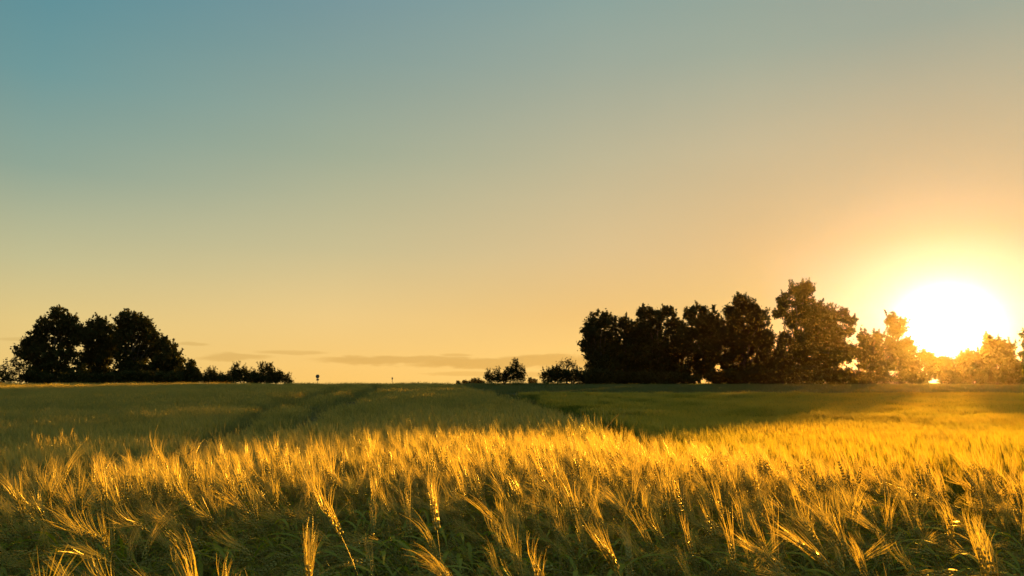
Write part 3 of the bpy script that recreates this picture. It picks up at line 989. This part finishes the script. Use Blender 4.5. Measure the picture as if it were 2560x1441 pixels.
# the wood goes on behind the row; it keeps the evening sun off the left part of the field
for k, (wx, wy, wh) in enumerate([(19, 146, 9.5), (27, 152, 10.5), (24, 166, 10), (33, 172, 11), (29, 186, 11), (38, 194, 12), (33, 207, 12), (43, 216, 12.5),
                                  (38, 230, 13), (48, 241, 13.5), (43, 256, 14), (54, 266, 14)]):
    wz = float(ground_z(wx, wy))
    pc, sc_ = W_PX / 2 + F_PX * wx / wy, F_PX / wy
    py = lambda z: 955 - (z + wz - EYE) * sc_
    plant('broadleaf_tree', 'tree deeper in the wood, glimpsed only through gaps of the right row', 'tree', wy, pc,
          [(pc - 2.2 * sc_, py(wh * 0.62), 2.6 * sc_, wh * 0.24 * sc_), (pc + 2.0 * sc_, py(wh * 0.58), 2.8 * sc_, wh * 0.24 * sc_), (pc, py(wh * 0.78), 2.6 * sc_, wh * 0.2 * sc_),
           (pc - 0.6 * sc_, py(wh * 0.36), 3.6 * sc_, wh * 0.22 * sc_), (pc + 0.8 * sc_, py(wh * 0.14), 3.8 * sc_, wh * 0.16 * sc_)],
          120 + k, group='trees deeper in the wood', leaf=0.42, clump=0.7, dens=1.1)
UB = 'undergrowth bushes below the right tree row'
for k, (px, w, h, lab) in enumerate([
        (1490, 40, 14, 'dark bush at the foot of the rounded tree, leftmost below the right row'),
        (1580, 44, 12, 'dark bush below the narrow low-topped tree'),
        (1700, 44, 10, 'low dark bush below the dense peaked tree'),
        (1815, 44, 14, 'dark bush between the dense peaked tree and the massive domed tree'),
        (1910, 50, 16, 'dark bush at the foot of the massive domed tree'),
        (2010, 52, 18, 'dark bush at the foot of the tallest tree'),
        (2110, 44, 16, 'brownish bush below the lacy tree, left of the low hazy orange tree'),
        (1640, 40, 11, 'low dark bush below the tree with two ragged tops'),
        (2185, 44, 11, 'low orange bush below the low hazy tree with the leaning tuft'),
        (2285, 44, 12, 'low orange bush just left of the tree directly below the sun'),
        (2395, 44, 11, 'low orange bush directly below the sun, between two short trunks'),
        (2470, 44, 14, 'low orange bush at the foot of the bumpy tree right of the sun'),
        (2545, 44, 14, 'low orange bush at the right edge of the tree line')]):
    plant('undergrowth_bush', lab, 'bush', 109 - 0.3 * k, px, [(px - w * 0.5, 955 - h * 0.8, w * 0.6, h * 1.3), (px + w * 0.45, 955 - h * 0.7, w * 0.65, h * 1.2), (px, 955 - h * 0.8, w * 0.5, h)], 60 + k,
          group=UB, shrub=True, dens=1.1, trunk_r=0.06, leaf=0.24)

LB_GROUP = 'undergrowth bushes below the left tree clump'
for k, (px, w, h, lab) in enumerate([
        (95, 44, 12, 'dark bush below the left half of the twin-peaked tree'),
        (185, 44, 13, 'dark bush between the twin-peaked tree and the narrow tree on the left'),
        (262, 44, 11, 'dark bush at the foot of the narrow tree with two rounded tops'),
        (345, 50, 13, 'dark bush at the foot of the broad flat-topped tree'),
        (415, 40, 12, 'dark bush at the foot of the sloping tree ending the left clump')]):
    plant('undergrowth_bush', lab, 'bush', 106 - 0.3 * k, px, [(px - w * 0.5, 955 - h * 0.6, w * 0.6, h * 1.2), (px + w * 0.45, 955 - h * 0.5, w * 0.65, h * 1.1), (px, 955 - h * 0.8, w * 0.5, h * 1.1)], 90 + k,
          group=LB_GROUP, shrub=True, dens=1.0, trunk_r=0.06, leaf=0.24)

# ------------------------------------------------------------------ road signs on the crest
def disc(b, c, r, th, n=28):
    c = np.asarray(c, float)
    t = np.arange(n) * 2 * PI / n
    ring = np.stack([np.cos(t) * r, np.zeros(n), np.sin(t) * r], -1)
    v = np.concatenate([c + ring + [0, -th / 2, 0], c + ring + [0, th / 2, 0], [c + [0, -th / 2, 0], c + [0, th / 2, 0]]])
    i = np.arange(n)
    j = (i + 1) % n
    b.add(v, tris=np.concatenate([np.stack([i, j, np.full(n, 2 * n)], -1), np.stack([j + n, i + n, np.full(n, 2 * n + 1)], -1)]), quads=np.stack([i, i + n, j + n, j], -1))


def box(b, c, s):
    c, s = np.asarray(c, float), np.asarray(s, float) / 2
    v = [c + s * np.array([x, y, z]) for x in (-1, 1) for y in (-1, 1) for z in (-1, 1)]
    b.add(v, quads=[(0, 1, 3, 2), (4, 6, 7, 5), (0, 4, 5, 1), (2, 3, 7, 6), (0, 2, 6, 4), (1, 5, 7, 3)])


Ys = 112
for kind in ('round', 'small'):
    px = 793.5 if kind == 'round' else 980.5
    x = at(px, 955, Ys)[0]
    gz = float(ground_z(x, Ys))
    if kind == 'round':
        root = empty('road_sign', (x, Ys, gz))
        tag(root, 'round dark road sign with a small plate under it on a thin pole', 'road sign')
        z1, z2 = at(px, 941.5, Ys)[2] - gz, at(px, 949.5, Ys)[2] - gz
        b = MB(); b.tube([(0.03, 0.03, -0.1), (0.03, 0.03, z1 * 0.5), (0.03, 0.03, z1 + 0.25)], [0.035] * 3, 8, True); b.build('pole', M_POLE, root, True)
        b = MB(); disc(b, (0, 0, z1), 0.29, 0.02); b.build('sign_disc', M_SIGN, root)
        b = MB(); box(b, (0.02, 0, z2 - 0.01), (0.38, 0.02, 0.26)); b.build('sign_plate', M_SIGN, root)
    else:
        root = empty('marker_post', (x, Ys, gz))
        tag(root, 'thin marker post with a small square head standing alone on the crest', 'post')
        z1 = at(px, 946.5, Ys)[2] - gz
        b = MB(); b.tube([(0, 0.03, -0.1), (0, 0.03, z1 * 0.5), (0, 0.03, z1 + 0.1)], [0.03] * 3, 8, True); b.build('pole', M_POLE, root, True)
        b = MB(); box(b, (0, 0, z1), (0.2, 0.025, 0.3)); b.build('sign_plate', M_SIGN, root)

# ------------------------------------------------------------------ single tall grass stalks above the crop
def wild_stalk(px, py, Y, tipx, tipy, label, seed, curve=0.3, seedhead=False):
    r = np.random.default_rng(seed)
    p0, p1 = at(px, py, Y), at(tipx, tipy, Y)
    gz = float(ground_z(p0[0], Y))
    root = empty('wild_grass_stalk', (p0[0], Y, gz))
    tag(root, label, 'grass stalk', 'single wild grass stalks above the crop')
    d = p1 - p0
    s = np.linspace(0, 1, 9)[:, None]
    side = np.array([-d[2], 0, d[0]])
    up = (p0 - [p0[0], Y, gz]) + d * s + side * curve * s * (1 - s)
    pts = np.concatenate([[(0, 0, 0), (0, 0, up[0][2] * 0.5)], up])
    b = MB(); b.tube(pts, np.linspace(0.0022, 0.001, len(pts)), 5)
    b.build('stem', M_SEED if seedhead else M_AWN, root, True)
    if seedhead:
        e = MB(); q = up[-4:]
        e.tube(q, [0.0015, 0.0042, 0.0045, 0.001], 6); e.build('seed_head', M_SEED, root, True)


wild_stalk(1503, 1100, 6.3, 1547, 1036, 'pale thin grass stalk leaning right above the crop in front of the green field', 1, 0.25)
wild_stalk(1000, 1168, 4.6, 1042, 1128, 'brown bent grass stalk curving right over the lit barley below the marker post', 2, -0.5, True)
wild_stalk(985, 1140, 5.0, 960, 1126, 'small brown stalk bending left over the lit barley below the marker post', 3, 0.6, True)
wild_stalk(430, 1130, 5.0, 486, 1122, 'dark arched grass stalk over the wheel tracks on the left', 4, -0.9, True)
wild_stalk(1105, 1120, 5.6, 1088, 1083, 'short dark grass stalk standing above the barley in the middle', 5, 0.3, True)

# ------------------------------------------------------------------ sunset haze
HAZE = 0.000045
def build_haze():
    b = MB()
    box(b, (0, 0, (-19.0 + 17.5) / 2), (1220, 1220, 36.5))
    m = bpy.data.materials.new('haze')
    m.use_nodes = True
    T = NT(m.node_tree)
    out = T.n('ShaderNodeOutputMaterial')
    v = T.n('ShaderNodeVolumePrincipled')
    v.inputs['Color'].default_value = (0.96, 0.82, 0.60, 1)
    v.inputs['Density'].default_value = HAZE
    v.inputs['Anisotropy'].default_value = 0.92
    T.t.links.new(v.outputs[0], out.inputs['Volume'])
    tag(b.build('haze', m), 'thin evening haze over the fields', 'haze', kind='stuff')


build_haze()
